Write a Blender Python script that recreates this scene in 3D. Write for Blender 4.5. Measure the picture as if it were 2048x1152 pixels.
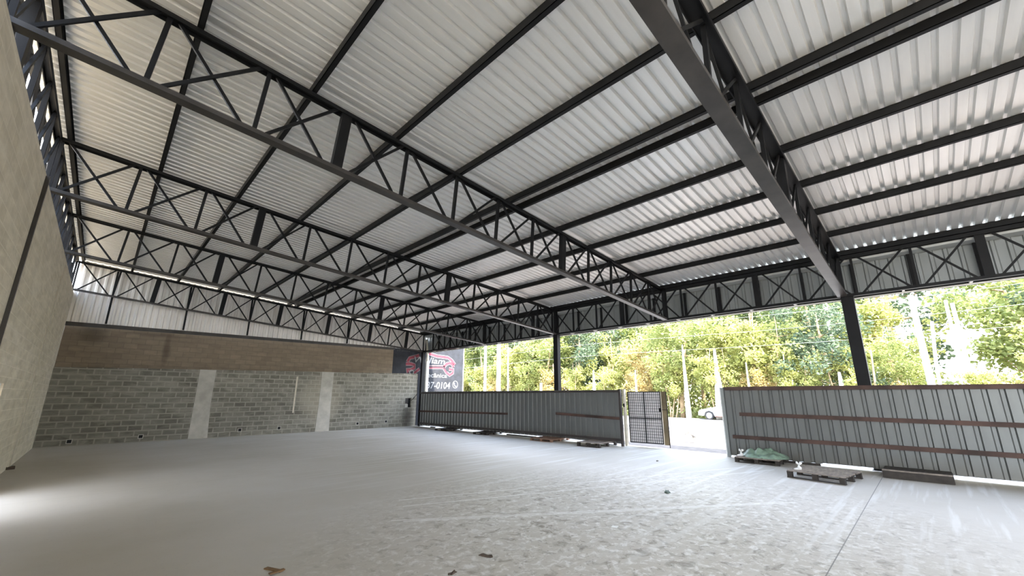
import bpy, math, random
from mathutils import Vector, Matrix
R_ = math.radians
scene = bpy.context.scene
for o in list(bpy.data.objects):
    bpy.data.objects.remove(o)
COL = scene.collection

# ------------------------------------------------------------------ camera
cam_data = bpy.data.cameras.new('camera')
cam = bpy.data.objects.new('camera', cam_data)
COL.objects.link(cam)
YAW, PITCH, ROLL = 0.786871944, 0.237591971, 0.001313211
CAM = Vector((1.2169, 0.0, 1.70))
Fv = Vector((math.sin(YAW)*math.cos(PITCH), math.cos(YAW)*math.cos(PITCH), math.sin(PITCH)))
Rv = Vector((math.cos(YAW), -math.sin(YAW), 0))
Uv = Rv.cross(Fv)
R2 = Rv*math.cos(ROLL) + Uv*math.sin(ROLL)
U2 = -Rv*math.sin(ROLL) + Uv*math.cos(ROLL)
M = Matrix.Identity(4)
for i in range(3):
    M[i][0] = R2[i]; M[i][1] = U2[i]; M[i][2] = -Fv[i]; M[i][3] = CAM[i]
cam.matrix_world = M
cam_data.sensor_width = 36.0
cam_data.lens = 808.32/2048*36
cam_data.shift_x = (1024-1029.46)/2048
cam_data.shift_y = (594.87-576)/2048
cam_data.clip_start = 0.05
cam_data.clip_end = 500
scene.camera = cam

# ------------------------------------------------------------------ light
world = bpy.data.worlds.new('sky'); scene.world = world
world.use_nodes = True
wn = world.node_tree.nodes; wl = world.node_tree.links
wn.clear()
wo = wn.new('ShaderNodeOutputWorld'); bg = wn.new('ShaderNodeBackground')
tcw = wn.new('ShaderNodeTexCoord'); sepw = wn.new('ShaderNodeSeparateXYZ')
rw = wn.new('ShaderNodeValToRGB')
rw.color_ramp.elements[0].position = 0.0; rw.color_ramp.elements[0].color = (0.95, 0.97, 1.0, 1)
rw.color_ramp.elements[1].position = 0.9; rw.color_ramp.elements[1].color = (0.52, 0.68, 0.98, 1)
wl.new(tcw.outputs['Generated'], sepw.inputs[0]); wl.new(sepw.outputs[2], rw.inputs[0])
wl.new(rw.outputs[0], bg.inputs[0]); bg.inputs[1].default_value = 2.6
wl.new(bg.outputs[0], wo.inputs[0])
sd = bpy.data.lights.new('sun', 'SUN'); sun = bpy.data.objects.new('sun', sd); COL.objects.link(sun)
sd.energy = 9.0; sd.angle = R_(2.0); sd.color = (1.0, 0.94, 0.84)
SUN_EL = 52
sdir = Vector((0.24*math.cos(R_(SUN_EL)), 0.971*math.cos(R_(SUN_EL)), -math.sin(R_(SUN_EL))))
sun.rotation_euler = sdir.to_track_quat('-Z', 'Y').to_euler()
sun.location = (-20, -20, 40)
vs = scene.view_settings
vs.view_transform = 'Standard'; vs.look = 'None'; vs.gamma = 1; vs.use_curve_mapping = False
vs.exposure = 2.2

# ------------------------------------------------------------------ measures
W = 14.44            # facade truss plane
XL = -0.04
ZT, SL, DEP = 6.3406, 0.0775, 1.0139
TY = [1.165, 5.9105, 10.7276, 15.3289, 20.862]
PAN = (W-XL)/13
DF = 21.03          # far wall face
YB = -15.0            # rear end, closed by an added wall
def zt(x): return ZT - SL*x

# ------------------------------------------------------------------ materials
def nt(name):
    m = bpy.data.materials.new(name); m.use_nodes = True
    n = m.node_tree.nodes; l = m.node_tree.links
    return m, n, l, n['Principled BSDF']
def noise(n, l, scale, detail=4, rough=.55, vec=None, dist=0):
    t = n.new('ShaderNodeTexNoise'); t.inputs['Scale'].default_value = scale
    t.inputs['Detail'].default_value = detail; t.inputs['Roughness'].default_value = rough
    t.inputs['Distortion'].default_value = dist
    if vec is not None: l.new(vec, t.inputs['Vector'])
    return t.outputs['Fac']
def ramp(n, l, fac, stops):
    r = n.new('ShaderNodeValToRGB'); e = r.color_ramp.elements
    while len(e) < len(stops): e.new(0.5)
    for k, (p, c) in enumerate(stops):
        e[k].position = p; e[k].color = (c[0], c[1], c[2], 1) if not isinstance(c, (int, float)) else (c, c, c, 1)
    l.new(fac, r.inputs[0]); return r.outputs[0]
def mix(n, l, a, b, fac, mode='MIX'):
    x = n.new('ShaderNodeMix'); x.data_type = 'RGBA'; x.blend_type = mode
    for s, v in ((x.inputs[6], a), (x.inputs[7], b)):
        if isinstance(v, tuple): s.default_value = (v[0], v[1], v[2], 1)
        else: l.new(v, s)
    if isinstance(fac, (int, float)): x.inputs[0].default_value = fac
    else: l.new(fac, x.inputs[0])
    return x.outputs[2]
def mapping(n, l, scale=(1, 1, 1), rot=(0, 0, 0), loc=(0, 0, 0)):
    tc = n.new('ShaderNodeTexCoord'); mp = n.new('ShaderNodeMapping')
    mp.inputs['Scale'].default_value = scale; mp.inputs['Rotation'].default_value = rot; mp.inputs['Location'].default_value = loc
    l.new(tc.outputs['Object'], mp.inputs[0]); return mp.outputs[0]
def bump(n, l, b, h, strength, dist=0.01):
    bp = n.new('ShaderNodeBump'); bp.inputs['Strength'].default_value = strength; bp.inputs['Distance'].default_value = dist
    l.new(h, bp.inputs['Height']); l.new(bp.outputs[0], b.inputs['Normal'])
def math_(n, l, op, a, b=None, c=None):
    m = n.new('ShaderNodeMath'); m.operation = op
    for i, v in enumerate((a, b, c)):
        if v is None: continue
        if isinstance(v, (int, float)): m.inputs[i].default_value = v
        else: l.new(v, m.inputs[i])
    return m.outputs[0]
def plain(name, c, rough=.6, metal=0, var=.12, scale=6, spec=None, bmp=0):
    m, n, l, b = nt(name)
    f = noise(n, l, scale, 4, vec=mapping(n, l))
    col = ramp(n, l, f, [(.3, tuple(x*(1-var) for x in c)), (.7, tuple(min(1, x*(1+var)) for x in c))])
    l.new(col, b.inputs['Base Color'])
    b.inputs['Roughness'].default_value = rough; b.inputs['Metallic'].default_value = metal
    if spec is not None: b.inputs['Specular IOR Level'].default_value = spec
    if bmp: bump(n, l, b, noise(n, l, scale*6, 5), bmp)
    return m

BLACK = plain('black_painted_steel', (.009, .0095, .0105), .5, 0, .25, 3, .16)
PRIMER = plain('dusty_dark_steel', (.034, .031, .029), .38, 0, .45, 2.5)
SILL_BROWN = plain('sill_reflection_brown', (.10, .055, .042), .75, 0, .45, 2.2)  # brown of the reflection under the car, put on its sill
RUSTD = plain('dark_rusty_rail', (.062, .034, .026), .75, 0, .55, 1.6)
DRKWOOD = plain('dark_rail_steel', (.045, .038, .036), .7, 0, .35, 2)
WHITE = plain('white_paint', (.8, .8, .78), .5, 0, .05, 4)
PVC = plain('cream_pipe', (.72, .69, .58), .5, 0, .06, 3)

def roof_mat():
    m, n, l, b = nt('galvanised_roof_sheet')
    v = mapping(n, l, (.5, 5.5, 1))
    f = noise(n, l, 1.3, 5, .6, v)
    col = ramp(n, l, f, [(.25, (.70, .71, .71)), (.5, (.75, .76, .76)), (.8, (.79, .80, .80))])
    l.new(col, b.inputs['Base Color']); b.inputs['Metallic'].default_value = .45
    r = ramp(n, l, noise(n, l, 3, 3, .5, mapping(n, l, (.3, 6, 1))), [(.3, .30), (.7, .44)])
    l.new(r, b.inputs['Roughness'])
    h = noise(n, l, 2.2, 2, .5, mapping(n, l, (1.2, 3, 1)))
    bump(n, l, b, h, .16, .03)
    return m
ROOF = roof_mat()
def clad_mat(name, c, met=.35, dirt=True, rough=.45):
    m, n, l, b = nt(name)
    f = noise(n, l, 1.5, 5, .6, mapping(n, l, (2, 2, .5)))
    col = ramp(n, l, f, [(.3, tuple(x*.82 for x in c)), (.7, c)])
    if dirt:
        tc = n.new('ShaderNodeTexCoord'); sp = n.new('ShaderNodeSeparateXYZ'); l.new(tc.outputs['Object'], sp.inputs[0])
        g = math_(n, l, 'MULTIPLY_ADD', sp.outputs[2], -2.2, 1.0)
        g = math_(n, l, 'MULTIPLY', g, noise(n, l, 2.0, 4, .6, mapping(n, l, (1, 1, 1))))
        g = math_(n, l, 'MAXIMUM', g, 0.0)
        g = math_(n, l, 'MINIMUM', g, 0.75)
        col = mix(n, l, col, (.10, .085, .06), g)
    l.new(col, b.inputs['Base Color']); b.inputs['Metallic'].default_value = met; b.inputs['Roughness'].default_value = rough
    return m
FENCE = clad_mat('grey_fence_sheet', (.165, .175, .17), .5)
PARA = clad_mat('grey_parapet_sheet', (.27, .29, .29), .3, False)
GABLE = clad_mat('pale_gable_sheet', (.88, .86, .83), .3, False, .35)
GUTTER = clad_mat('gutter_sheet', (.50, .51, .49), .3, False)

def block_mat(name, axis, c1, c2, cm, msize, bw=.40, rh=.20, smear=.5, extra=None, bumpy=.4):
    m, n, l, b = nt(name)
    tc = n.new('ShaderNodeTexCoord'); sp = n.new('ShaderNodeSeparateXYZ'); cb = n.new('ShaderNodeCombineXYZ')
    l.new(tc.outputs['Object'], sp.inputs[0])
    wob = math_(n, l, 'MULTIPLY', math_(n, l, 'SUBTRACT', noise(n, l, 2.5, 4), .5), .07)
    l.new(math_(n, l, 'ADD', sp.outputs[0 if axis == 'x' else 1], wob), cb.inputs[0])
    l.new(math_(n, l, 'ADD', sp.outputs[2], wob), cb.inputs[1])
    t = n.new('ShaderNodeTexBrick')
    t.inputs['Scale'].default_value = 1; t.inputs['Brick Width'].default_value = bw; t.inputs['Row Height'].default_value = rh
    t.inputs['Mortar Size'].default_value = msize; t.inputs['Mortar Smooth'].default_value = .7; t.inputs['Bias'].default_value = 0
    t.inputs['Color1'].default_value = (*c1, 1); t.inputs['Color2'].default_value = (*c2, 1); t.inputs['Mortar'].default_value = (*cm, 1)
    l.new(cb.outputs[0], t.inputs['Vector'])
    f = noise(n, l, .8, 5, .6)
    col = mix(n, l, t.outputs['Color'], cm, math_(n, l, 'MULTIPLY', ramp(n, l, noise(n, l, 1.7, 6, .65, mapping(n, l, (.6, .6, 1.6)), dist=1.0), [(.42, 0.0), (.66, 1.0)]), smear))
    col = mix(n, l, col, ramp(n, l, f, [(.3, .72), (.7, 1.12)]), 1.0, 'MULTIPLY')
    col = mix(n, l, col, ramp(n, l, noise(n, l, 40, 3), [(.3, .8), (.7, 1.1)]), .7, 'MULTIPLY')
    if extra: col = extra(n, l, col, sp)
    l.new(col, b.inputs['Base Color']); b.inputs['Roughness'].default_value = .9
    h = math_(n, l, 'ADD', math_(n, l, 'MULTIPLY', t.outputs['Fac'], -.6), math_(n, l, 'MULTIPLY', noise(n, l, 30, 4), .5))
    bump(n, l, b, h, bumpy, .01)
    return m
def blob(n, l, sp, x0, z0, sx, sz, ax=0):
    dx = math_(n, l, 'DIVIDE', math_(n, l, 'SUBTRACT', sp.outputs[ax], x0), sx)
    dz = math_(n, l, 'DIVIDE', math_(n, l, 'SUBTRACT', sp.outputs[2], z0), sz)
    s = math_(n, l, 'ADD', math_(n, l, 'MULTIPLY', dx, dx), math_(n, l, 'MULTIPLY', dz, dz))
    s = math_(n, l, 'ADD', s, math_(n, l, 'MULTIPLY', math_(n, l, 'SUBTRACT', noise(n, l, 3, 4), .5), 1.6))
    return math_(n, l, 'MINIMUM', math_(n, l, 'MAXIMUM', math_(n, l, 'SUBTRACT', 1.0, s), 0.0), 1.0)
def stains_upper(n, l, col, sp):
    for x0, z0, sx, sz, a in ((.75, 3.85, .45, .45, .6), (2.85, 3.45, .16, .75, .75), (2.6, 4.0, 1.2, .12, .4)):
        col = mix(n, l, col, (.05, .038, .025), math_(n, l, 'MULTIPLY', blob(n, l, sp, x0, z0, sx, sz), a))
    return col
def stains_lower(n, l, col, sp):
    col = mix(n, l, col, (.06, .055, .05), math_(n, l, 'MULTIPLY', blob(n, l, sp, 13.75, .45, .45, .75), .85))
    col = mix(n, l, col, (.42, .38, .30), math_(n, l, 'MULTIPLY', blob(n, l, sp, 9.0, 1.4, 1.1, 1.6), .5))
    return col
LOWB = block_mat('grey_concrete_block', 'x', (.13, .122, .095), (.20, .19, .155), (.31, .295, .245), .03, smear=.75, extra=stains_lower)
UPB = block_mat('brown_weathered_block', 'x', (.205, .16, .112), (.25, .20, .14), (.17, .135, .097), .012, smear=.25, extra=stains_upper)
LEFTB = block_mat('beige_bare_block', 'y', (.64, .57, .44), (.72, .65, .52), (.80, .73, .60), .014, smear=.85)
CONC = plain('pale_cast_concrete', (.42, .40, .35), .85, 0, .18, 2.5, bmp=.3)
MORT = plain('pale_mortar', (.56, .51, .41), .9, 0, .12, 5, bmp=.3)

def floor_mat():
    m, n, l, b = nt('polished_dusty_concrete')
    f = noise(n, l, .35, 5, .6, mapping(n, l))
    col = ramp(n, l, f, [(.3, (.43, .40, .34)), (.55, (.49, .46, .41)), (.8, (.53, .51, .47))])
    tc = n.new('ShaderNodeTexCoord'); sp = n.new('ShaderNodeSeparateXYZ'); l.new(tc.outputs['Object'], sp.inputs[0])
    # dried plaster splashes in a broad patch in front of the gate
    dx = math_(n, l, 'DIVIDE', math_(n, l, 'SUBTRACT', sp.outputs[0], 7.0), 4.6)
    dy = math_(n, l, 'DIVIDE', math_(n, l, 'SUBTRACT', sp.outputs[1], 3.2), 4.2)
    s = math_(n, l, 'ADD', math_(n, l, 'MULTIPLY', dx, dx), math_(n, l, 'MULTIPLY', dy, dy))
    zone = math_(n, l, 'MAXIMUM', math_(n, l, 'SUBTRACT', 1.15, s), 0.0)
    zone = math_(n, l, 'MINIMUM', zone, 1.0)
    sp1 = ramp(n, l, noise(n, l, 9, 7, .7, mapping(n, l), .6), [(.5, 0.0), (.62, 1.0)])
    col = mix(n, l, col, (.72, .71, .68), math_(n, l, 'MULTIPLY', math_(n, l, 'MULTIPLY', sp1, zone), .85))
    sp2 = ramp(n, l, noise(n, l, 6, 6, .65, mapping(n, l, loc=(4, 7, 0)), .8), [(.52, 0.0), (.66, 1.0)])
    col = mix(n, l, col, (.17, .14, .105), math_(n, l, 'MULTIPLY', math_(n, l, 'MULTIPLY', sp2, zone), .75))
    # dark specks
    sp3 = ramp(n, l, noise(n, l, 20, 3, .5, mapping(n, l)), [(.66, 0.0), (.70, 1.0)])
    col = mix(n, l, col, (.16, .14, .11), math_(n, l, 'MULTIPLY', sp3, math_(n, l, 'ADD', math_(n, l, 'MULTIPLY', zone, .6), .15)))
    # tyre / trowel streaks running obliquely
    wv = n.new('ShaderNodeTexNoise'); wv.inputs['Scale'].default_value = 1.0; wv.inputs['Detail'].default_value = 6
    l.new(mapping(n, l, (.35, 7, 1), (0, 0, R_(62))), wv.inputs['Vector'])
    col = mix(n, l, col, (.68, .68, .66), math_(n, l, 'MULTIPLY', ramp(n, l, wv.outputs['Fac'], [(.53, 0.0), (.64, 1.0)]), math_(n, l, 'MULTIPLY', math_(n, l, 'MINIMUM', math_(n, l, 'MAXIMUM', math_(n, l, 'MULTIPLY_ADD', sp.outputs[0], .16, -.5), .0), 1.0), .5)))
    for (k, p0, p1) in ((0, (13.0, 3.4), (5.05, 6.54)), (1, (9.5, 2.0), (4.4, 5.6)), (2, (9.6, 1.85), (4.5, 5.45)), (3, (12.8, 2.9), (4.9, 6.15))):
        d = Vector((p1[0]-p0[0], p1[1]-p0[1])); L = d.length; d /= L; nx, ny = -d.y, d.x
        dist = math_(n, l, 'ABSOLUTE', math_(n, l, 'ADD', math_(n, l, 'ADD', math_(n, l, 'MULTIPLY', sp.outputs[0], nx), math_(n, l, 'MULTIPLY', sp.outputs[1], ny)),
                     math_(n, l, 'ADD', -(p0[0]*nx+p0[1]*ny), math_(n, l, 'MULTIPLY', math_(n, l, 'SUBTRACT', noise(n, l, .6, 2), .5), .5))))
        al = math_(n, l, 'ADD', math_(n, l, 'ADD', math_(n, l, 'MULTIPLY', sp.outputs[0], d.x), math_(n, l, 'MULTIPLY', sp.outputs[1], d.y)), -(p0[0]*d.x+p0[1]*d.y))
        ins = math_(n, l, 'MULTIPLY', math_(n, l, 'GREATER_THAN', al, 0.0), math_(n, l, 'LESS_THAN', al, L))
        line = math_(n, l, 'MULTIPLY', math_(n, l, 'LESS_THAN', dist, .016), ins)
        col = mix(n, l, col, (.76, .75, .73), math_(n, l, 'MULTIPLY', line, .8))
    # saw-cut joints
    for ax, v in ((1, 1.0), (1, 10.7), (0, 7.15)):
        dd = math_(n, l, 'ABSOLUTE', math_(n, l, 'SUBTRACT', sp.outputs[ax], v))
        col = mix(n, l, col, (.13, .12, .11), math_(n, l, 'MULTIPLY', math_(n, l, 'LESS_THAN', dd, .006), .85 if v == 1.0 else .3))
    l.new(col, b.inputs['Base Color'])
    l.new(ramp(n, l, noise(n, l, 1.2, 4), [(.3, .5), (.7, .7)]), b.inputs['Roughness'])
    b.inputs['Specular IOR Level'].default_value = .4
    bump(n, l, b, noise(n, l, 5, 6, .6), .12, .01)
    return m
FLOOR = floor_mat()
APRON = plain('rough_yard_ground', (.125, .10, .082), .95, 0, .3, 3, bmp=.6)
ASPH = plain('grey_asphalt', (.034, .034, .037), .9, 0, .12, 8, bmp=.3)
ROADL = plain('pale_road', (.17, .167, .163), .9, 0, .1, 2)  # paler than the near lane
SOIL = plain('leaf_litter', (.26, .20, .12), .95, 0, .4, 2)
WOOD = plain('weathered_pallet_wood', (.22, .185, .155), .8, 0, .35, 9)
WOODD = plain('dark_pallet_wood', (.03, .024, .019), .75, 0, .35, 9)
WOODR = plain('reddish_plywood', (.20, .115, .075), .8, 0, .3, 4)
BARK = plain('brown_bark', (.40, .29, .17), .9, 0, .35, 4)
PALE = plain('pale_bark', (.72, .68, .60), .8, 0, .12, 2)
POLE = plain('pale_concrete_pole', (.5, .5, .48), .8, 0, .08, 2)
RUBBER = plain('black_rubber', (.015, .015, .015), .6)
CARW = plain('white_car_paint', (.82, .82, .82), .2, 0, .02, 2)
GLASSD = plain('dark_car_glass', (.03, .035, .04), .06)
CHROME = plain('wheel_metal', (.6, .6, .6), .3, .8)
def leaf_mat(name, c1, c2):
    m, n, l, b = nt(name)
    tc = n.new('ShaderNodeTexCoord')
    f = noise(n, l, .9, 4, .6, tc.outputs['Object'])
    col = ramp(n, l, f, [(.35, c1), (.65, c2)])
    l.new(col, b.inputs['Base Color']); b.inputs['Roughness'].default_value = .55
    tr = n.new('ShaderNodeBsdfTranslucent'); l.new(col, tr.inputs[0])
    ms = n.new('ShaderNodeMixShader'); ms.inputs[0].default_value = .45
    l.new(b.outputs[0], ms.inputs[1]); l.new(tr.outputs[0], ms.inputs[2])
    l.new(ms.outputs[0], n['Material Output'].inputs[0])
    return m
LEAF = [leaf_mat('bright_leaves', (.19, .23, .065), (.36, .385, .14)),
        leaf_mat('yellow_green_leaves', (.26, .285, .075), (.44, .44, .155)),
        leaf_mat('mid_green_leaves', (.11, .15, .055), (.24, .285, .11)),
        leaf_mat('dark_green_leaves', (.05, .085, .045), (.14, .18, .10)),
        leaf_mat('dry_leaves', (.42, .30, .12), (.54, .46, .18))]

# ------------------------------------------------------------------ mesh helpers
class MB:
    def __init__(s): s.v = []; s.f = []
    def add(s, vs, fs):
        k = len(s.v); s.v += [Vector(v) for v in vs]; s.f += [tuple(i+k for i in f) for f in fs]
    def box(s, c, d, rz=0):
        x, y, z = d[0]/2, d[1]/2, d[2]/2; cs, sn = math.cos(rz), math.sin(rz)
        vs = []
        for a in (-1, 1):
            for b in (-1, 1):
                for e in (-1, 1):
                    px, py = a*x, b*y
                    vs.append((c[0]+px*cs-py*sn, c[1]+px*sn+py*cs, c[2]+e*z))
        s.add(vs, [(0, 1, 3, 2), (4, 6, 7, 5), (0, 4, 5, 1), (2, 3, 7, 6), (0, 2, 6, 4), (1, 5, 7, 3)])
        return s
    def lim(s, x0, x1, y0, y1, z0, z1):
        return s.box(((x0+x1)/2, (y0+y1)/2, (z0+z1)/2), (x1-x0, y1-y0, z1-z0))
    def bar(s, p, q, w, h, up=(0, 0, 1)):
        """box from p to q; w across (side), h along up"""
        p, q = Vector(p), Vector(q); d = (q-p).normalized(); u = Vector(up)
        side = d.cross(u)
        if side.length < 1e-5: side = Vector((1, 0, 0))
        side.normalize(); u = side.cross(d).normalized()
        vs = []
        for e in (p, q):
            for a, b in ((-1, -1), (1, -1), (1, 1), (-1, 1)):
                vs.append(e + side*(a*w/2) + u*(b*h/2))
        s.add(vs, [(0, 3, 2, 1), (4, 5, 6, 7), (0, 1, 5, 4), (1, 2, 6, 5), (2, 3, 7, 6), (3, 0, 4, 7)])
        return s
    def tube(s, pts, rad, n=8, cap=True):
        pts = [Vector(p) for p in pts]
        if isinstance(rad, (int, float)): rad = [rad]*len(pts)
        rings = []
        for i, p in enumerate(pts):
            d = (pts[min(i+1, len(pts)-1)]-pts[max(i-1, 0)]).normalized()
            a = d.cross(Vector((0, 0, 1)) if abs(d.z) < .9 else Vector((1, 0, 0))).normalized(); b = d.cross(a)
            rings.append([p + a*(rad[i]*math.cos(t*2*math.pi/n)) + b*(rad[i]*math.sin(t*2*math.pi/n)) for t in range(n)])
        vs = [v for r in rings for v in r]; fs = []
        for i in range(len(pts)-1):
            for t in range(n):
                t2 = (t+1) % n; fs.append((i*n+t, i*n+t2, (i+1)*n+t2, (i+1)*n+t))
        if cap: fs.append(tuple(range(n))[::-1]); fs.append(tuple((len(pts)-1)*n+t for t in range(n)))
        s.add(vs, fs); return s
    def build(s, name, mat, parent=None, smooth=False, bevel=0):
        me = bpy.data.meshes.new(name)
        org = parent_origin(parent) if parent else Vector((0, 0, 0))
        me.from_pydata([tuple(v-org) for v in s.v], [], s.f); me.update()
        me.materials.append(mat)
        if smooth:
            for p in me.polygons: p.use_smooth = True
        o = bpy.data.objects.new(name, me); COL.objects.link(o)
        if parent: o.parent = parent
        if bevel:
            bm = o.modifiers.new('bevel', 'BEVEL'); bm.width = bevel; bm.segments = 2; bm.limit_method = 'ANGLE'
        return o
def parent_origin(p):
    o = Vector((0, 0, 0))
    while p is not None:
        o += Vector(p.location); p = p.parent
    return o
def tag(o, label, cat, group=None, kind=None):
    o['label'] = label; o['category'] = cat
    if group: o['group'] = group
    if kind: o['kind'] = kind
    return o
def thing(name, loc, label, cat, group=None):
    o = bpy.data.objects.new(name, None); COL.objects.link(o); o.location = loc; o.empty_display_size = .2
    return tag(o, label, cat, group)
def struct(o, label=None, cat=None):
    o['kind'] = 'structure'
    if label: o['label'] = label
    if cat: o['category'] = cat
    return o
def copy_tree(root):
    r = root.copy(); COL.objects.link(r)
    for ch in root.children:
        c = ch.copy(); COL.objects.link(c); c.parent = r
        for g in ch.children:
            d = g.copy(); COL.objects.link(d); d.parent = c
    return r
def corrug(a0, a1, fn, period=.19, h=.035, segs=(0.0, 1.0), pts=((0, 0), (.60, 0), (.69, 1), (.91, 1))):
    """trapezoid sheet. fn(a, k, s) -> point: a along the rib pitch, k rib height, s in segs"""
    prof = []; a = a0
    while a < a1:
        for t, k in pts:
            if a+t*period <= a1: prof.append((a+t*period, k*h))
        a += period
    prof.append((a1, 0))
    mb = MB(); m = len(segs)
    vs = [fn(a, k, s) for a, k in prof for s in segs]; fs = []
    for i in range(len(prof)-1):
        for j in range(m-1):
            fs.append((i*m+j, (i+1)*m+j, (i+1)*m+j+1, i*m+j+1))
    mb.add(vs, fs); return mb

# ------------------------------------------------------------------ ground and floor
struct(MB().lim(-.2, W+.35, YB, 21.2, -.25, 0).build('floor', FLOOR), 'dusty grey polished concrete slab', 'floor')
struct(MB().lim(-60, 150, -120, 200, -.60, -.27).build('ground', SOIL), 'ground under and beyond the woodland', 'ground')
struct(MB().lim(W+.35, 20.7, -60, 120, -.26, -.02).build('yard', APRON), 'bright dirt apron between the shed and the street', 'ground')
struct(MB().lim(20.7, 24.3, -60, 120, -.26, -.03).build('road', ASPH), 'grey asphalt lane of the street', 'road')
struct(MB().lim(24.3, 34.6, -60, 120, -.26, -.035).build('road_far_lane', ROADL), 'paler far side of the street', 'road')
struct(MB().lim(22.35, 22.45, -60, 120, -.03, -.026).build('trim_1', WHITE), 'white painted road edge line', 'road line')
struct(MB().lim(-40, -.2, -60, 60, -.26, -.05).build('side_ground', SOIL), 'sunlit ground outside the left wall', 'ground')
struct(MB().lim(-.2, W+.35, -60, YB, -.26, -.05).build('rear_ground', APRON), 'sunlit ground behind the added rear wall', 'ground')

# ------------------------------------------------------------------ walls
wl_ = MB()
wtop = 5.27
wl_.lim(-.15, 0, -1.0, 9.4, 0, wtop); wl_.lim(-.15, 0, 9.4, 11.71, 1.895, wtop); wl_.lim(-.15, 0, 11.71, 21.2, 0, wtop)  # stops short behind the camera, an invented gap that lets light in
struct(wl_.build('wall_left', LEFTB), 'tall beige bare block wall at the left', 'wall')
struct(MB().lim(-.15, W+.1, YB-.15, YB, 0, zt(0)).build('wall_rear_added', LEFTB), 'unseen block wall added at the rear end to cut the light', 'wall')  # unseen wall added to hold back light from the rear
dfm = MB(); dfm.lim(-.12, -.03, 11.66, 11.709, 0, 1.894); dfm.lim(-.12, -.03, 9.4, 11.66, 1.85, 1.894)
struct(dfm.build('door_1', WHITE), 'white frame of the side doorway in the left wall', 'door')
cn = thing('added_sun_canopy', (-.6, 9.8, 2.2), 'small unseen canopy sheet added to keep sun off the side doorway', 'canopy')  # unseen canopy added to block direct sun through the doorway
MB().lim(-1.5, -.155, 6.4, 12.4, 2.25, 2.28).build('sheet', GABLE, cn)
for yy in (6.6, 12.2): MB().bar((-.16, yy, 1.6), (-1.4, yy, 2.22), .04, .04).build('strut', BLACK, cn)
tag(MB().lim(0.001, .05, 9.80, 9.87, 2.3, 5.24).build('conduit', PRIMER), 'dark vertical conduit on the beige left wall', 'conduit')
struct(MB().lim(.0, .012, 15.96, 16.12, 0, 5.15).build('trim_2', MORT), 'pale vertical mortar band on the left wall', 'mortar band')

def slab_xz(mb, x0, x1, zb0, zb1, zt0, zt1, y0, y1):
    vs = [(x0, y0, zb0), (x1, y0, zb1), (x1, y0, zt1), (x0, y0, zt0), (x0, y1, zb0), (x1, y1, zb1), (x1, y1, zt1), (x0, y1, zt0)]
    mb.add(vs, [(0, 1, 2, 3), (7, 6, 5, 4), (0, 4, 5, 1), (3, 2, 6, 7), (0, 3, 7, 4), (1, 5, 6, 2)]); return mb
def zstep(x): return 2.63+.30*x/14.44
XE = 14.28
lw = MB()
BX0, BX1, BZ0, BZ1 = 13.55, 13.92, 1.03, 1.54
slab_xz(lw, 0, BX0, 0, 0, zstep(0), zstep(BX0), DF, DF+.15)
slab_xz(lw, BX1, XE, 0, 0, zstep(BX1), zstep(XE), DF, DF+.15)
slab_xz(lw, BX0, BX1, 0, 0, BZ0, BZ0, DF, DF+.15)
slab_xz(lw, BX0, BX1, BZ1, BZ1, zstep(BX0), zstep(BX1), DF, DF+.15)
slab_xz(lw, BX0, BX1, BZ0, BZ0, BZ1, BZ1, DF+.12, DF+.15)
struct(lw.build('wall_far', LOWB), 'low grey block wall with smeared mortar at the far side', 'wall')
YU = DF+.19; YG = DF+.07
uw = slab_xz(MB(), -.15, 12.715, 0, 0, 4.15, 4.285, YU, YU+.2)
struct(uw.build('wall_far_upper', UPB), 'brown weathered block wall rising behind the low grey one', 'wall')
for k, (x0, x1, x2, x3) in enumerate(((4.02, 4.57, 0, 0), (8.86, 9.43, 0, 0))):
    p = MB(); zt_ = zstep(x0)
    vs = [(x0-.04*k, DF-.012, 0), (x1+.08-.04*k, DF-.012, 0), (x1, DF-.012, 1.3), (x1, DF-.012, zt_), (x0, DF-.012, zt_), (x0, DF-.012, 1.3)]
    vs += [(v[0], DF, v[2]) for v in vs]
    p.add(vs, [(0, 1, 2, 3, 4, 5), (11, 10, 9, 8, 7, 6)] + [(i, (i+6), (i+1) % 6+6, (i+1) % 6) for i in range(6)])
    struct(p.build('trim_%d' % (3+k), CONC), ('pale cast concrete pillar in the low wall, the one nearer the left wall', 'pale cast concrete pillar in the low wall, the one nearer the street')[k], 'pillar')
struct(MB().lim(7.72, 7.78, DF-.008, DF, .9, 2.55).build('trim_5', MORT), 'thin pale mortar streak on the low wall', 'mortar band')
cp = slab_xz(MB(), -.0, 12.71, 4.07, 4.20, 4.215, 4.325, YG-.03, YG-.004)
struct(cp.build('trim_6', PRIMER), 'dark flashing strip on top of the brown wall', 'flashing')

# gable cladding behind the last truss, rib pitch along x

gb = corrug(0.0, W+.3, lambda a, k, s: (a, YG+.07+k, (4.20+.0085*a) if s == 0 else zt(a)+.145), .2, -.065, pts=((0, 0), (.42, 0), (.60, 1), (.82, 1)))
struct(gb.build('wall_far_gable', GABLE), 'pale corrugated sheet cladding under the roof at the far end', 'wall cladding')
# street side parapet cladding and gutter
XP = W+.50
ze = zt(W)
pc = corrug(YB, 21.45, lambda a, k, s: (XP-k, a, ze-DEP-.04 if s == 0 else 6.0), .245, .03)
struct(pc.build('wall_front_parapet', PARA), 'grey corrugated parapet sheet over the street opening', 'wall cladding')
gt = MB()
ze = zt(W)
gt.lim(W+.09, XP-.03, YB, 21.35, ze-.10, ze-.085); gt.lim(W+.09, W+.1, YB, 21.35, ze-.085, ze+.08); gt.lim(XP-.035, XP-.03, YB, 21.35, ze-.085, ze+.2)
tag(gt.build('roof_gutter', GUTTER), 'long galvanised gutter between roof edge and parapet sheet', 'gutter')

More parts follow.
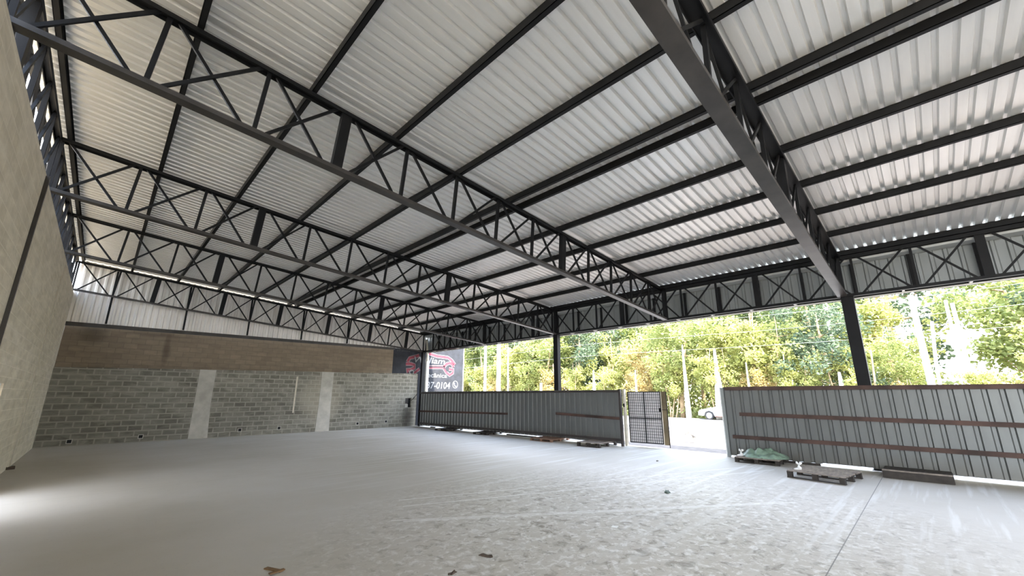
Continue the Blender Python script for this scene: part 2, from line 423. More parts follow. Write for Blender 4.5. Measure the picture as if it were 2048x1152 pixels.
# ------------------------------------------------------------------ roof
ZR = .166     # sheet pan above chord centre line
segs = [-.31+i*(W+.06+.31)/6 for i in range(7)]
rf = corrug(YB, 21.3, lambda a, k, s: (s, a, zt(s)+ZR+k), .183, .048, segs)
struct(rf.build('ceiling', ROOF), 'silver trapezoid metal roof sheets seen from below', 'roof')

# ------------------------------------------------------------------ trusses
def chord(mb, p, q, w, sgn, h=.062, t=.012):
    """channel: web plate plus two flanges pointing to sgn*z"""
    p, q = Vector(p), Vector(q); d = (q-p).normalized(); side = d.cross(Vector((0, 0, 1))).normalized(); up = side.cross(d)
    mb.bar(p-up*sgn*(h/2-t/2), q-up*sgn*(h/2-t/2), w, t)
    for e in (-1, 1):
        mb.bar(p+side*e*(w/2-t/2)+up*sgn*t/2, q+side*e*(w/2-t/2)+up*sgn*t/2, t, h-t)
    return mb
def web(root, nodes_top, nodes_bot, along, w, thick, skip=()):
    """posts and crossed diagonals between node lists; along = unit vector of the truss run; thick: set of thick post indices"""
    N = len(nodes_top); side = Vector((-along.y, along.x, 0)).normalized()
    for i in range(N):
        tw = .15 if i in thick else .052
        if i in skip: continue
        MB().bar(nodes_bot[i]+Vector((0, 0, -.01)), nodes_top[i]+Vector((0, 0, .01)), w*.72 if i in thick else .055, tw, along).build('post', BLACK, root)
    for i in range(N-1):
        g0 = .16 if i in thick else .10; g1 = .16 if i+1 in thick else .10
        a, b = nodes_top[i], nodes_top[i+1]; c, d = nodes_bot[i], nodes_bot[i+1]
        tdir = (b-a).normalized(); bdir = (d-c).normalized()
        MB().bar(a+tdir*g0+side*.02, d-bdir*g1+side*.02, .034, .042, along).build('diagonal_brace', BLACK, root)
        MB().bar(c+bdir*g0-side*.02, b-tdir*g1-side*.02, .034, .042, along).build('diagonal_brace', BLACK, root)
def make_truss(y, wid, label):
    root = thing('roof_truss', (0, y, 0), label, 'truss', 'roof trusses')
    X = Vector((1, 0, -SL)).normalized()
    chord(MB(), (XL-.03, y, zt(XL-.03)), (W+.05, y, zt(W+.05)), wid, -1).build('top_chord', BLACK, root)
    chord(MB(), (XL-.03, y, zt(XL-.03)-DEP), (W+.05, y, zt(W+.05)-DEP), wid, 1).build('bottom_chord', PRIMER, root)
    tops, bots = [], []
    for i in range(14):
        x = XL+PAN*i
        xb = x-(SL*DEP if 0 < i < 13 else 0)
        tops.append(Vector((x, y, zt(x)))); bots.append(Vector((xb, y, zt(xb)-DEP)))
    web(root, tops, bots, X, wid, (3, 8, 13) if y < 20 else (2, 4, 6, 8, 10, 12))
    return root
TL = ['nearest roof truss overhead at the upper right, landing on the column nearest the camera',
      'second nearest roof truss, the large one crossing the view from the top left corner',
      'third roof truss, landing on the column left of the gate',
      'fourth roof truss, between the third and the gable truss',
      'farthest roof truss, standing against the pale gable cladding']
t1 = make_truss(TY[0], .20, TL[0])
t2 = make_truss(TY[1], .15, TL[1])
for k in (2, 3):
    t = copy_tree(t2); t.location = (0, TY[k], 0); t['label'] = TL[k]
t5 = make_truss(TY[4], .13, TL[4])
# wind posts of the gable truss running down to the wall
for i in (1, 3, 5, 7, 9):
    x = XL+PAN*i
    o = tag(MB().lim(x-.03-SL, x+.03-SL, TY[4]+.07, TY[4]+.13, 4.22+.0085*x, zt(x)-.03).build('wind_post', BLACK),
        'dark vertical post behind the gable truss, %s counted from the left wall' % {1: 'first', 3: 'second', 5: 'third', 7: 'fourth', 9: 'fifth'}[i], 'post', 'gable wind posts')

# longitudinal truss of the facade
FP, FO = 1.1166, .816
root = thing('eave_truss', (W, 6, 0), 'long dark truss along the street side above the fences', 'truss')
js = [TY[0]+FO+FP*(3-j) for j in range(-15, 18)]
js = [y for y in js if YB+.3 < y < 20.75]
ys = sorted(js)
chord(MB(), (W, YB, ze), (W, 20.88, ze), .12, -1, .10).build('top_chord', BLACK, root)
chord(MB(), (W, YB, ze-DEP), (W, 20.88, ze-DEP), .12, 1, .07).build('bottom_chord', BLACK, root)
tops = [Vector((W, y, ze)) for y in ys]; bots = [Vector((W, y, ze-DEP)) for y in ys]
base_y = TY[0]+FO+FP*1     # the thick splice post next to the first column
thick = {i for i, y in enumerate(ys) if abs(((y-base_y)/FP) % 4) < .05 or abs(((y-base_y)/FP) % 4-4) < .05}
web(root, tops, bots, Vector((0, 1, 0)), .10, thick)
# outer frame carrying the parapet sheet
root = thing('parapet_frame', (W+.42, 6, 0), 'slim dark frame behind the grey parapet sheet', 'frame')
MB().lim(W+.40, W+.46, YB, 21.35, ze-DEP-.03, ze-DEP+.03).build('bottom_rail', BLACK, root)
MB().lim(W+.33, W+.37, YB, 21.35, ze-DEP-.05, ze-DEP-.02).build('lit_rail_edge', WHITE, root)  # white strip standing in for the lit bottom edge of the rail
MB().lim(W+.40, W+.46, YB, 21.35, 5.9, 5.96).build('top_rail', BLACK, root)
for k, y in enumerate(ys):
    MB().lim(W+.40, W+.46, y+.02, y+.09, ze-DEP+.03, 5.9).build('upright', BLACK, root)
    MB().lim(W+.06, W+.40, y+.25, y+.30, ze-DEP-.02, ze-DEP+.02).build('bracket', WHITE, root)
# eave purlin on the facade truss and the other purlins
idx = [.08, 1.26, 2.52, 3.78, 5.03, 6.28, 6.58, 7.86, 9.1, 10.35, 11.6, 12.93]
names = ['first', 'second', 'third', 'fourth', 'fifth', 'sixth', 'seventh', 'eighth', 'ninth', 'tenth', 'eleventh', 'twelfth']
for k, i in enumerate(idx):
    x = XL+PAN*i; z = zt(x)+.03
    mb = MB(); hh = .13
    mb.lim(x-.035, x-.027, YB, 21.15, z, z+hh); mb.lim(x-.035, x+.035, YB, 21.15, z, z+.008); mb.lim(x-.035, x+.035, YB, 21.15, z+hh-.008, z+hh)
    mb.lim(x+.030, x+.035, YB, 21.15, z, z+.02)
    extra = ', left one of the close pair' if k == 5 else ', right one of the close pair' if k == 6 else ''
    tag(mb.build('purlin', BLACK), 'black roof purlin, %s from the left wall%s' % (names[k], extra), 'purlin', 'roof purlins')
tag(MB().lim(W-.02, W+.07, YB, 21.15, ze+.056, ze+.10).build('eave_beam', BLACK), 'dark beam on top of the street side truss under the roof edge', 'beam')

# longitudinal truss over the left wall
root = thing('wall_plate_truss', (-.1, 6, 5.2), 'dark truss standing on top of the beige left wall', 'truss')
yl = []
y = TY[4]
k = 0
ys2 = []
for a, b in ((TY[4], TY[3]), (TY[3], TY[2]), (TY[2], TY[1]), (TY[1], TY[0]), (TY[0], TY[0]-4.75), (TY[0]-4.75, TY[0]-9.5), (TY[0]-9.5, YB+.1)):
    for j in range(5): ys2.append(b+(a-b)*(5-j)/5 - (b+(a-b) - a))
ys2 = sorted(set(round(v, 3) for v in ys2))
zl = zt(0)
chord(MB(), (-.1, YB, zl), (-.1, 21.05, zl), .10, -1, .09).build('top_chord', BLACK, root)
chord(MB(), (-.1, YB, 5.32), (-.1, 21.05, 5.32), .10, 1, .09).build('bottom_chord', BLACK, root)
web(root, [Vector((-.1, y, zl)) for y in ys2], [Vector((-.1, y, 5.32)) for y in ys2], Vector((0, 1, 0)), .13, {i for i in range(0, len(ys2), 5)})
root = thing('outer_wall_frame', (-.26, 6, 5.2), 'second dark frame just outside the left wall top', 'frame')
MB().lim(-.30, -.235, YB, 21.05, zl+.0, zl+.08).build('top_rail', BLACK, root)
MB().lim(-.30, -.22, YB, 21.05, 5.29, 5.37).build('bottom_rail', BLACK, root)
for y in ys2: MB().lim(-.30, -.22, y+.3, y+.38, 5.32, zl+.02).build('upright', BLACK, root)
for y in ys2[::5]: MB().lim(-.30, -.15, y, y+.05, 5.17, 5.27).build('bracket', BLACK, root)

# ------------------------------------------------------------------ columns
COLL = ['dark square steel column nearest the camera, rising behind the right fence',
        'dark square steel column behind the middle of the left fence',
        'dark steel corner column beside the low grey wall']
for k, y in enumerate((1.08, TY[2], TY[4])):
    c = thing('steel_column', (W, y, 0), COLL[k], 'column', 'street side columns')
    wy = (.26, .22, .16)[k]
    MB().lim(W-.06, W+.14, y-wy/2, y+wy/2, 0.012, ze-DEP-.036).build('shaft', BLACK, c, bevel=.008)
    MB().lim(W-.10, W+.18, y-.15, y+.15, 0.0, .012).build('base_plate', PRIMER, c)
pp = MB(); pp.tube([(W+.40, 20.97, 0.0), (W+.40, 20.97, 3.7)], .11, 14); pp.tube([(W+.40, 20.97, 3.7), (W+.4, 20.97, 4.0), (W+.28, 20.97, 4.98)], [.11, .07, .05], 12)
tag(pp.build('downpipe', PVC, None, True), 'cream round downpipe right beside the corner column', 'pipe')

# ------------------------------------------------------------------ fences
XF = 14.27
def fence(y0, y1, label, zb, ztp, rails, mats, capfn=None):
    root = thing('corrugated_fence', (XF, (y0+y1)/2, 0), label, 'fence')
    y = y0; k = 0
    random.seed(int(y0*10)+77)
    while y < y1-.05:
        ye = min(y+.98, y1)
        dz = random.uniform(-.015, .015)
        c = corrug(y, ye+.015, lambda a, kk, s: (XF+.002+kk+(.004 if k % 2 else 0), a, zb+dz if s == 0 else ztp), .245, .035)
        c.build('sheet_panel', FENCE, root); y = ye; k += 1
    for (ya, yb, z0, z1, m, hh) in rails:
        mb = MB().bar((XF-.025, ya, z0), (XF-.025, yb, z1), .05, hh)
        mb.build('rail', m, root)
    return root
random.seed(4)
fl = fence(7.80, 20.58, 'grey corrugated sheet fence left of the gate, with a broken middle rail', .08, 1.895,
      [(7.80, 20.58, 1.85, 1.82, DRKWOOD, .075), (13.44, 20.58, .90, .826, RUSTD, .085), (7.80, 10.66, .913, 1.00, RUSTD, .09), (7.80, 20.58, .20, .18, DRKWOOD, .085)], None)
fr = fence(-14.5, 4.28, 'grey corrugated sheet fence right of the gate, with three rusty rails', .06, 1.936,
      [(-14.5, 4.24, 1.86, 1.90, RUSTD, .10), (-14.5, 3.92, 1.0, 1.186, RUSTD, .095), (-14.5, 4.17, .53, .562, RUSTD, .095)], None)
for root, y, m in ((fl, 7.75, DRKWOOD), (fr, 4.32, PARA), (fl, 20.60, BLACK)):
    MB().lim(XF-.045, XF+.045, y-.04, y+.04, 0, 1.92 if y < 10 else 1.85).build('end_post', m, root)
MB().lim(XF-.03, XF+.05, 4.365, 4.395, 0, 1.94).build('lit_edge_strip', WHITE, fr)  # white strip painting the lit edge of the fence end
for y in (15.1, 11.4): MB().lim(XF+.05, XF+.10, y-.03, y+.03, 0, 1.8).build('support_post', DRKWOOD, fl)
for y in (-3.2, -8.5): MB().lim(XF+.05, XF+.10, y-.03, y+.03, 0, 1.8).build('support_post', DRKWOOD, fr)
# scrap pieces closing parts of the gap under the fences
for k, (y0, y1) in enumerate(((19.0, 19.45), (11.75, 13.5))):
    tag(MB().lim(XF-.02, XF+.02, y0, y1, 0.0, .05).build('timber_offcut', WOODD), ('short dark timber lying under the left fence near its far corner', 'longer dark timber lying under the left fence at its middle')[k], 'timber')
tag(MB().lim(XF-.06, XF-.01, 2.2, 3.6, 0.0, .05).build('timber_offcut', WOODD), 'dark timber lying under the right fence behind the open slat pallet', 'timber')

# ------------------------------------------------------------------ gate
OLIVE = plain('olive_brown_sheet', (.13, .10, .055), .8, 0, .5, 1.5)
gate = thing('mesh_gate', (14.62, 7.70, 0), 'square mesh gate standing slightly open beside the left fence', 'gate')
ga = Vector((14.62, 7.70, 0)); gb_ = Vector((14.80, 6.25, 0)); gd = (gb_-ga).normalized()
def gp(t, z): return ga+gd*t+Vector((0, 0, z))
GW = 1.20; G0 = .06
up = Vector((0, 0, 1)); nrm = gd.cross(up)
fm = MB()
for t in (G0, (G0+GW)/2, GW): fm.bar(gp(t, .13), gp(t, 1.82), .03, .03, nrm)
for z in (.13, .93, 1.82): fm.bar(gp(G0, z), gp(GW, z), .03, .03, nrm)
fm.build('gate_frame', BLACK, gate)
ms = MB()
for i in range(1, 16): ms.bar(gp(G0+(GW-G0)*i/16, .13), gp(G0+(GW-G0)*i/16, 1.82), .011, .011, nrm)
for i in range(1, 18): ms.bar(gp(G0, .13+1.69*i/18), gp(GW, .13+1.69*i/18), .011, .011, nrm)
ms.build('wire_mesh', BLACK, gate)
bk = corrug(G0, GW, lambda a, k, s: tuple(gp(a, .14 if s == 0 else 1.81)+nrm*(.03+k)*(1 if nrm.x > 0 else -1)), .14, .02)
PINK = clad_mat('pinkish_backing_sheet', (.60, .57, .55), .1, False)
_n = PINK.node_tree.nodes; _l = PINK.node_tree.links
_t = _n.new('ShaderNodeBsdfTranslucent'); _t.inputs[0].default_value = (.85, .80, .78, 1); _m = _n.new('ShaderNodeMixShader'); _m.inputs[0].default_value = .05
_l.new(_n['Principled BSDF'].outputs[0], _m.inputs[1]); _l.new(_t.outputs[0], _m.inputs[2]); _l.new(_m.outputs[0], _n['Material Output'].inputs[0])
bk.build('backing_sheet', PINK, gate)
MB().bar(gp(GW+.02, .12), gp(GW+.02, 1.82), .02, .02, nrm).build('closing_bar', MORT, gate)
MB().bar(gp(GW+.125, .10), gp(GW+.125, 1.83), .175, .012, nrm).build('side_panel', OLIVE, gate)
MB().bar(gp(GW+.205, .02), gp(GW+.205, 1.83), .02, .02, nrm).build('side_panel_edge', BLACK, gate)
MB().box(gp(GW-.05, 1.22)-nrm*.03, (.03, .05, .13), 0).build('latch', BLACK, gate)
kn = MB(); kn.tube([gp(GW-.03, .98)-nrm*.06, gp(GW-.03, .98)-nrm*.01], .035, 10); kn.build('round_knob', WHITE, gate, True)
MB().bar(gp(GW, 1.23), gp(GW+.22, 1.23), .015, .015).build('bolt_bar', BLACK, gate)
gpst = thing('gate_post', (14.53, 7.73, 0), 'pale timber post hinging the mesh gate', 'post')
MB().lim(14.48, 14.58, 7.70, 7.78, 0, 1.92).build('shaft', MORT, gpst)
MB().lim(14.475, 14.479, 7.71, 7.77, 1.3, 1.42).build('hinge', BLACK, gpst)

# ------------------------------------------------------------------ pallets
def pallet(loc, rz, label, L=1.2, Wd=1.0, mat=WOOD, n=7, solid=False, H=.145, along_long=True):
    """long axis = local x"""
    r = thing('wooden_pallet', loc, label, 'pallet', 'pallets along the fences')
    r.rotation_euler = (0, 0, rz)
    def part(name, c, d, m=WOODD if mat is WOOD else mat):  # under a pale deck, darker wood paints the shade between slats
        mb = MB().box(c, d); me = mb.build(name, m); me.parent = r; return me
    bt = .02
    gap = Wd/n
    for i in range(n):
        y = -Wd/2+gap*(i+.5)
        part('deck_board', (0, y, H-bt/2), (L, gap*(.97 if solid else .55), bt), mat)
    for x in (-L/2+.05, 0, L/2-.05):
        part('cross_board', (x, 0, H-bt-.008), (.09, Wd, .016))
        for y in (-Wd/2+.05, 0, Wd/2-.05):
            part('block', (x, y, (H-bt-.016+.016)/2), (.09, .09, H-bt-.016-.016))
    for y in (-Wd/2+.05, 0, Wd/2-.05): part('bottom_board', (0, y, .008), (L, .09, .016))
    return r
# open-slat pallet, near edge A(11.83,2.25) B(11.68,1.25) C(12.79,1.06)
def place(A, B, C):
    A, B, C = Vector(A), Vector(B), Vector(C); u = (B-A).normalized()
    return A, B, C, math.atan2(u.y, u.x)
pallet((12.43, 1.86, 0), math.atan2(-1.0, -.15), 'open slatted wooden pallet lying alone on the floor in front of the right fence', 1.02, 1.12, WOOD, 8)
pallet((13.84, 3.43, 0), math.atan2(-1, .04), 'wooden pallet with green sheeting on it at the left end of the right fence', 1.02, .88, WOOD, 7, H=.13)
dk = thing('timber_crate', (13.79, .46, 0), 'dark solid sided pallet crate nearest the right edge, beside the floor joint', 'pallet', 'pallets along the fences')
MB().lim(13.36, 13.40, -.07, .98, 0, .15).build('side_plank', WOODD, dk)
MB().lim(13.355, 13.45, -.07, .98, .15, .172).build('front_edge_board', WOOD, dk)
for i in range(4): MB().lim(13.48+i*.18, 13.61+i*.18, -.07, .98, .128, .15).build('deck_board', WOODD, dk)
for y in (-.05, .45, .95): MB().lim(13.40, 14.16, y-.03, y+.03, 0, .128).build('bearer', WOODD, dk)
pallet((13.88, 17.25, 0), math.atan2(-.9, .1), 'dark board pallet nearest the far corner under the left fence', .95, 1.0, WOODD, 5, True, .10)
pallet((13.98, 14.44, 0), math.atan2(-.9, .1), 'dark board pallet second from the far corner under the left fence', .9, 1.0, WOODD, 6, True, .10)
pallet((13.96, 10.76, 0), math.atan2(-1, .05), 'reddish plywood topped pallet under the middle of the left fence', 1.05, 1.15, WOODR, 4, True, .10)
pallet((13.84, 8.50, 0), math.atan2(-.9, .04), 'greyish open ended pallet beside the gate post', .9, 1.2, WOOD, 7, True, .145)

# green sheeting heap
GREEN = plain('green_plastic_sheeting', (.20, .29, .22), .35, 0, .25, 5)
def heap(name, cx, cy, z0, rx, ry, h, mat, seed, label, cat, peaks, nn=34):
    random.seed(seed); mb = MB(); vs = []; fs = []
    from mathutils import noise as nz
    for i in range(nn+1):
        for j in range(nn+1):
            u, v = i/nn*2-1, j/nn*2-1
            r = math.hypot(u, v)
            edge = 1+.14*nz.noise(Vector((math.atan2(v, u)*1.7, seed, 0)))
            q = max(0, 1-(r/edge)**2)
            z = h*q**.6*(.55+.5*nz.noise(Vector((u*2.4, v*2.4, seed)))+.25*nz.noise(Vector((u*7, v*7, seed*2))))
            for px, py, pr, ph in peaks: z += ph*math.exp(-((u-px)**2+(v-py)**2)/pr**2)
            sc = 1/max(1, r/edge)
            vs.append((cx+u*rx*sc, cy+v*ry*sc, z0+max(0, z) if r < edge else z0))
    for i in range(nn):
        for j in range(nn): a = i*(nn+1)+j; fs.append((a, a+nn+1, a+nn+2, a+1))
    mb.add(vs, fs); o = mb.build(name, mat, None, True)
    tag(o, label, cat); return o
heap('plastic_sheeting', 13.90, 3.33, .132, .42, .56, .24, GREEN, 5, 'crumpled green plastic sheeting heaped on the pallet', 'plastic sheet', ((.1, -.1, .3, .04), (-.2, .5, .2, .07), (-.3, .15, .12, .08)))
CLOTH = plain('white_plastic_bag', (.78, .78, .76), .5, 0, .06, 9)
def tied_bag(x, y, z, s, label, name='tied_rag'):
    mb = MB()
    mb.tube([(x, y, z), (x+.01*s, y, z+.05*s), (x, y+.01, z+.10*s), (x, y, z+.125*s)], [.045*s, .05*s, .018*s, .012*s], 9)
    mb.tube([(x, y, z+.115*s), (x+.03*s, y-.03*s, z+.16*s), (x+.05*s, y-.06*s, z+.17*s)], [.012*s, .035*s, .008*s], 7)
    mb.tube([(x, y, z+.115*s), (x-.01*s, y+.04*s, z+.17*s), (x, y+.05*s, z+.2*s)], [.012*s, .03*s, .01*s], 7)
    mb.tube([(x, y, z+.02), (x-.02, y+.07*s, z+.015), (x-.02, y+.12*s, z+.01)], [.03*s, .03*s, .01], 7)
    return tag(mb.build(name, CLOTH, None, True), label, 'rag')
tied_bag(12.17, 2.24, .146, .85, 'white rag knotted on the corner slat of the open pallet')
tied_bag(13.66, 3.82, .132, .9, 'white rag hanging on the left end of the green sheeting pallet')

# ------------------------------------------------------------------ wall boxes and small things on the far wall
SOCK = ((.80, .15, 'first'), (2.61, .19, 'second'), (5.74, .25, 'third'), (7.25, .25, 'fourth'), (10.88, .28, 'fifth'), (12.46, .32, 'sixth'))
for x, z, nm in SOCK:
    b_ = thing('socket_box', (x, DF, z), 'small open socket box low on the grey wall, %s from the left' % nm, 'socket box', 'socket boxes')
    f = MB(); s_ = .075
    for a0, a1, c0, c1 in ((-s_, s_, s_-.02, s_), (-s_, s_, -s_, -s_+.02), (-s_, -s_+.02, -s_, s_), (s_-.02, s_, -s_, s_)):
        f.lim(x+a0, x+a1, DF-.012, DF, z+c0, z+c1)
    f.build('mortar_rim', CONC, b_)
    MB().lim(x-s_+.02, x+s_-.02, DF-.004, DF-.001, z-s_+.02, z+s_-.02).build('cavity_shade', BLACK, b_)  # flat black plate for the shade inside the open box
mbx = thing('meter_niche', ((BX0+BX1)/2, DF, BZ0), 'dark recessed meter box in the grey wall by the corner', 'meter box')
MB().lim(BX0+.01, BX0+.2, DF+.02, DF+.10, BZ0+.22, BZ1-.01).build('grey_lid', PRIMER, mbx)
MB().lim(BX0+.21, BX1-.01, DF+.10, DF+.115, BZ0+.01, BZ1-.01).build('back_plate', BLACK, mbx)
MB().lim(BX0+.02, BX0+.2, DF+.03, DF+.1, BZ0+.005, BZ0+.18).build('rubble', CONC, mbx)
cb_ = MB().tube([(13.90, DF-.01, 1.39), (14.04, DF-.03, 1.50), (14.17, DF-.05, 1.65), (14.25, DF-.12, 1.82)], .014, 6)
tag(cb_.build('cable', BLACK, None, True), 'black cable sagging from the meter box to the fence corner', 'cable')

# ------------------------------------------------------------------ painted neighbour wall with workshop lettering
YS = 21.32
SIGNB = plain('blue_black_wall_paint', (.013, .015, .021), .8, 0, .5, 2.5)
RED = plain('pinkish_red_paint', (.17, .022, .036), .7, 0, .3, 6)
PAINTW = plain('white_wall_paint', (.21, .21, .21), .7, 0, .08, 6)
GREYT = plain('faded_grey_paint', (.06, .06, .057), .7, 0, .2, 6)
sg = thing('painted_wall', (15.1, YS, 0), 'black painted neighbour wall with white workshop lettering and a red wrench emblem', 'painted wall')
MB().lim(12.716, 17.81, YS, YS+.2, 0, 5.0).build('wall_panel', SIGNB, sg)
MB().lim(17.81, 17.89, YS, YS+.22, 0, 5.02).build('edge_band', PAINTW, sg)
def strip(pts, w, name, mat, dy):
    mb = MB(); P = [Vector((p[0], 0, p[1])) for p in pts]; L = []; Rr = []
    for i, p in enumerate(P):
        d = (P[min(i+1, len(P)-1)]-P[max(i-1, 0)]).normalized(); nn = Vector((-d.z, 0, d.x))
        L.append(p+nn*w/2); Rr.append(p-nn*w/2)
    k = len(P); y0, y1 = YS-dy, YS-dy+.002
    vs = [(v.x, y0, v.z) for v in L+Rr]+[(v.x, y1, v.z) for v in L+Rr]; fs = []
    for i in range(k-1):
        fs.append((i, i+1, k+i+1, k+i)); fs.append((2*k+i, 3*k+i, 3*k+i+1, 2*k+i+1))
        fs.append((i, 2*k+i, 2*k+i+1, i+1)); fs.append((k+i, k+i+1, 3*k+i+1, 3*k+i))
    mb.add(vs, fs); return mb.build(name, mat, sg)
strip([(15.156, 4.184), (15.72, 4.067), (16.59, 4.025), (16.896, 3.862), (17.134, 3.613)], 0.215, 'roof_outline_right_outline', PAINTW, .004)
strip([(15.156, 4.184), (15.72, 4.067), (16.59, 4.025), (16.896, 3.862), (17.134, 3.613)], 0.170, 'roof_outline_right', RED, .007)
strip([(15.205, 3.359), (15.805, 3.388), (16.352, 3.414)], 0.225, 'wrench_handle_outline', PAINTW, .004)
strip([(15.205, 3.359), (15.805, 3.388), (16.352, 3.414)], 0.180, 'wrench_handle', RED, .007)
strip([(16.304, 3.412), (16.487, 3.619), (16.754, 3.701), (16.984, 3.593), (17.016, 3.446)], 0.215, 'wrench_jaw_upper_outline', PAINTW, .004)
strip([(16.304, 3.412), (16.487, 3.619), (16.754, 3.701), (16.984, 3.593), (17.016, 3.446)], 0.170, 'wrench_jaw_upper', RED, .007)
strip([(16.307, 3.353), (16.489, 3.104), (16.766, 2.937), (17.007, 3.085), (17.023, 3.286), (16.698, 3.323)], 0.215, 'wrench_jaw_lower_outline', PAINTW, .004)
strip([(16.307, 3.353), (16.489, 3.104), (16.766, 2.937), (17.007, 3.085), (17.023, 3.286), (16.698, 3.323)], 0.170, 'wrench_jaw_lower', RED, .007)
strip([(14.471, 4.028), (14.11, 3.902), (13.838, 3.828), (13.707, 3.599)], 0.215, 'roof_outline_left_outline', PAINTW, .004)
strip([(14.471, 4.028), (14.11, 3.902), (13.838, 3.828), (13.707, 3.599)], 0.170, 'roof_outline_left', RED, .007)
strip([(13.611, 3.476), (13.925, 3.493), (14.184, 3.44), (14.196, 3.273), (13.949, 3.151), (13.718, 3.159), (13.793, 2.98)], 0.215, 'wrench_left_outline', PAINTW, .004)
strip([(13.611, 3.476), (13.925, 3.493), (14.184, 3.44), (14.196, 3.273), (13.949, 3.151), (13.718, 3.159), (13.793, 2.98)], 0.170, 'wrench_left', RED, .007)
strip([(14.174, 2.958), (14.545, 3.233)], 0.195, 'spanner_left_outline', PAINTW, .004)
strip([(14.174, 2.958), (14.545, 3.233)], 0.150, 'spanner_left', RED, .007)
strip([(15.204, 3.385), (15.803, 3.415), (16.255, 3.421), (16.429, 3.319), (16.56, 3.147)], .07, 'wrench_slot', SIGNB, .009)
strip([(14.022+.13*math.cos(t*math.pi/10), 3.007+.13*math.sin(t*math.pi/10)) for t in range(21)], .05, 'wheel_ring', PAINTW, .010)
def text(s, x, z, size, width, name, mat, shear=0, dy=.010, off=.0):
    cu = bpy.data.curves.new(name, 'FONT'); cu.body = s; cu.size = size; cu.extrude = .001; cu.shear = shear; cu.offset = off
    to = bpy.data.objects.new('tmp', cu); COL.objects.link(to)
    dg = bpy.context.evaluated_depsgraph_get()
    me = bpy.data.meshes.new_from_object(to.evaluated_get(dg)); bpy.data.objects.remove(to)
    xs = [v.co.x for v in me.vertices]; k = width/(max(xs)-min(xs)) if width else 1; mn = min(xs)
    org = parent_origin(sg)
    for v in me.vertices:
        px, py, pz = v.co
        v.co = Vector((x+(px-mn)*k, YS-dy-pz, z+py))-org
    me.materials.clear(); me.materials.append(mat)
    o = bpy.data.objects.new(name, me); COL.objects.link(o); o.parent = sg; return o
text('William', 14.14, 3.60, .50, 2.22, 'name_lettering', PAINTW, .2, .012, .004)
text('Mecânica', 14.75, 2.76, .38, 1.80, 'trade_lettering', PAINTW, 0, .012, .002)
text('37-0104', 15.10, 2.10, .56, 1.72, 'phone_number_lettering', PAINTW, .12, .012, .004)
ring = [(17.22+.20*math.cos(t*math.pi/12), 2.36+.22*math.sin(t*math.pi/12)) for t in range(25)]
strip(ring, .035, 'phone_symbol_ring', PAINTW, .010)
strip([(17.14, 2.48), (17.14, 2.35), (17.22, 2.25), (17.32, 2.25)], .06, 'phone_symbol_handset', PAINTW, .010)
text('37-0104', 12.97, 4.17, .13, .85, 'faded_small_lettering', GREYT, 0, .010)

# ------------------------------------------------------------------ floor debris
def debris(name, pts, h, mat, label, cat):
    mb = MB(); k = len(pts)
    vs = [(p[0], p[1], .001) for p in pts]+[(p[0], p[1], .001+h*(1+.6*math.sin(i*2.1))) for i, p in enumerate(pts)]
    fs = [tuple(range(k))[::-1], tuple(range(k, 2*k))]+[(i, (i+1) % k, (i+1) % k+k, i+k) for i in range(k)]
    mb.add(vs, fs); return tag(mb.build(name, mat), label, cat)
LEAFB = plain('dry_leaf_brown', (.07, .05, .035), .8, 0, .3, 20)
CARD = plain('brown_card', (.16, .09, .035), .7, 0, .2, 20)
LGREEN = plain('grey_green_leaf', (.09, .13, .11), .7, 0, .2, 20)
def leafpts(cx, cy, r, a, n=9, asp=.45):
    out = []
    for i in range(n):
        t = 2*math.pi*i/n; rr = r*(1+.25*math.sin(i*3.7+cx*9)); u, v = rr*math.cos(t), rr*asp*math.sin(t)
        out.append((cx+u*math.cos(a)-v*math.sin(a), cy+u*math.sin(a)+v*math.cos(a)))
    return out
ang = -.78
def dpt(cx, cy, L, w, a):
    c, s = math.cos(a), math.sin(a)
    return [(cx+u*c-v*s, cy+u*s+v*c) for u, v in ((-L/2, -w/2), (L/2, -w/2), (L/2, w/2), (-L/2, w/2))]
wst = thing('wood_scrap', (2.758, 4.86, 0), 'small brown crossed wood scrap at the bottom edge of the floor', 'wood scrap')

def plank(cx, cy, L, w, a, z0, z1):
    mb = MB(); mb.add([(x, y, z) for z in (z0, z1) for x, y in dpt(cx, cy, L, w, a)], [(3, 2, 1, 0), (4, 5, 6, 7), (0, 1, 5, 4), (1, 2, 6, 5), (2, 3, 7, 6), (3, 0, 4, 7)]); return mb
plank(2.75, 4.92, .22, .045, -1.15, .002, .012).build('long_piece', CARD, wst)
plank(2.75, 4.82, .14, .04, .15, .012, .022).build('cross_piece', CARD, wst)
debris('dry_leaf', leafpts(4.49, 3.70, .075, -1.2), .012, LEAFB, 'larger dark dry leaf near the bottom centre of the floor', 'leaf')
debris('dry_leaf', leafpts(3.966, 3.60, .055, .2), .010, LEAFB, 'curled brown leaf at the very bottom of the floor', 'leaf')
debris('dry_leaf', leafpts(8.76, 3.63, .085, .5, 11, .5), .02, LGREEN, 'grey green crumpled leaf out on the mottled floor before the gate', 'leaf')
debris('dry_leaf', leafpts(12.04, 5.42, .06, .3), .012, LEAFB, 'small dark leaf on the floor in front of the gate opening', 'leaf')
debris('stone_chip', leafpts(.06, 15.5, .07, .3, 8, .8), .05, LEAFB, 'dark lump on the floor at the foot of the left wall', 'stone')
debris('paper_scrap', dpt(6.376, 3.255, .09, .08, .3), .001, CLOTH, 'small white paper square on the mottled floor', 'paper')

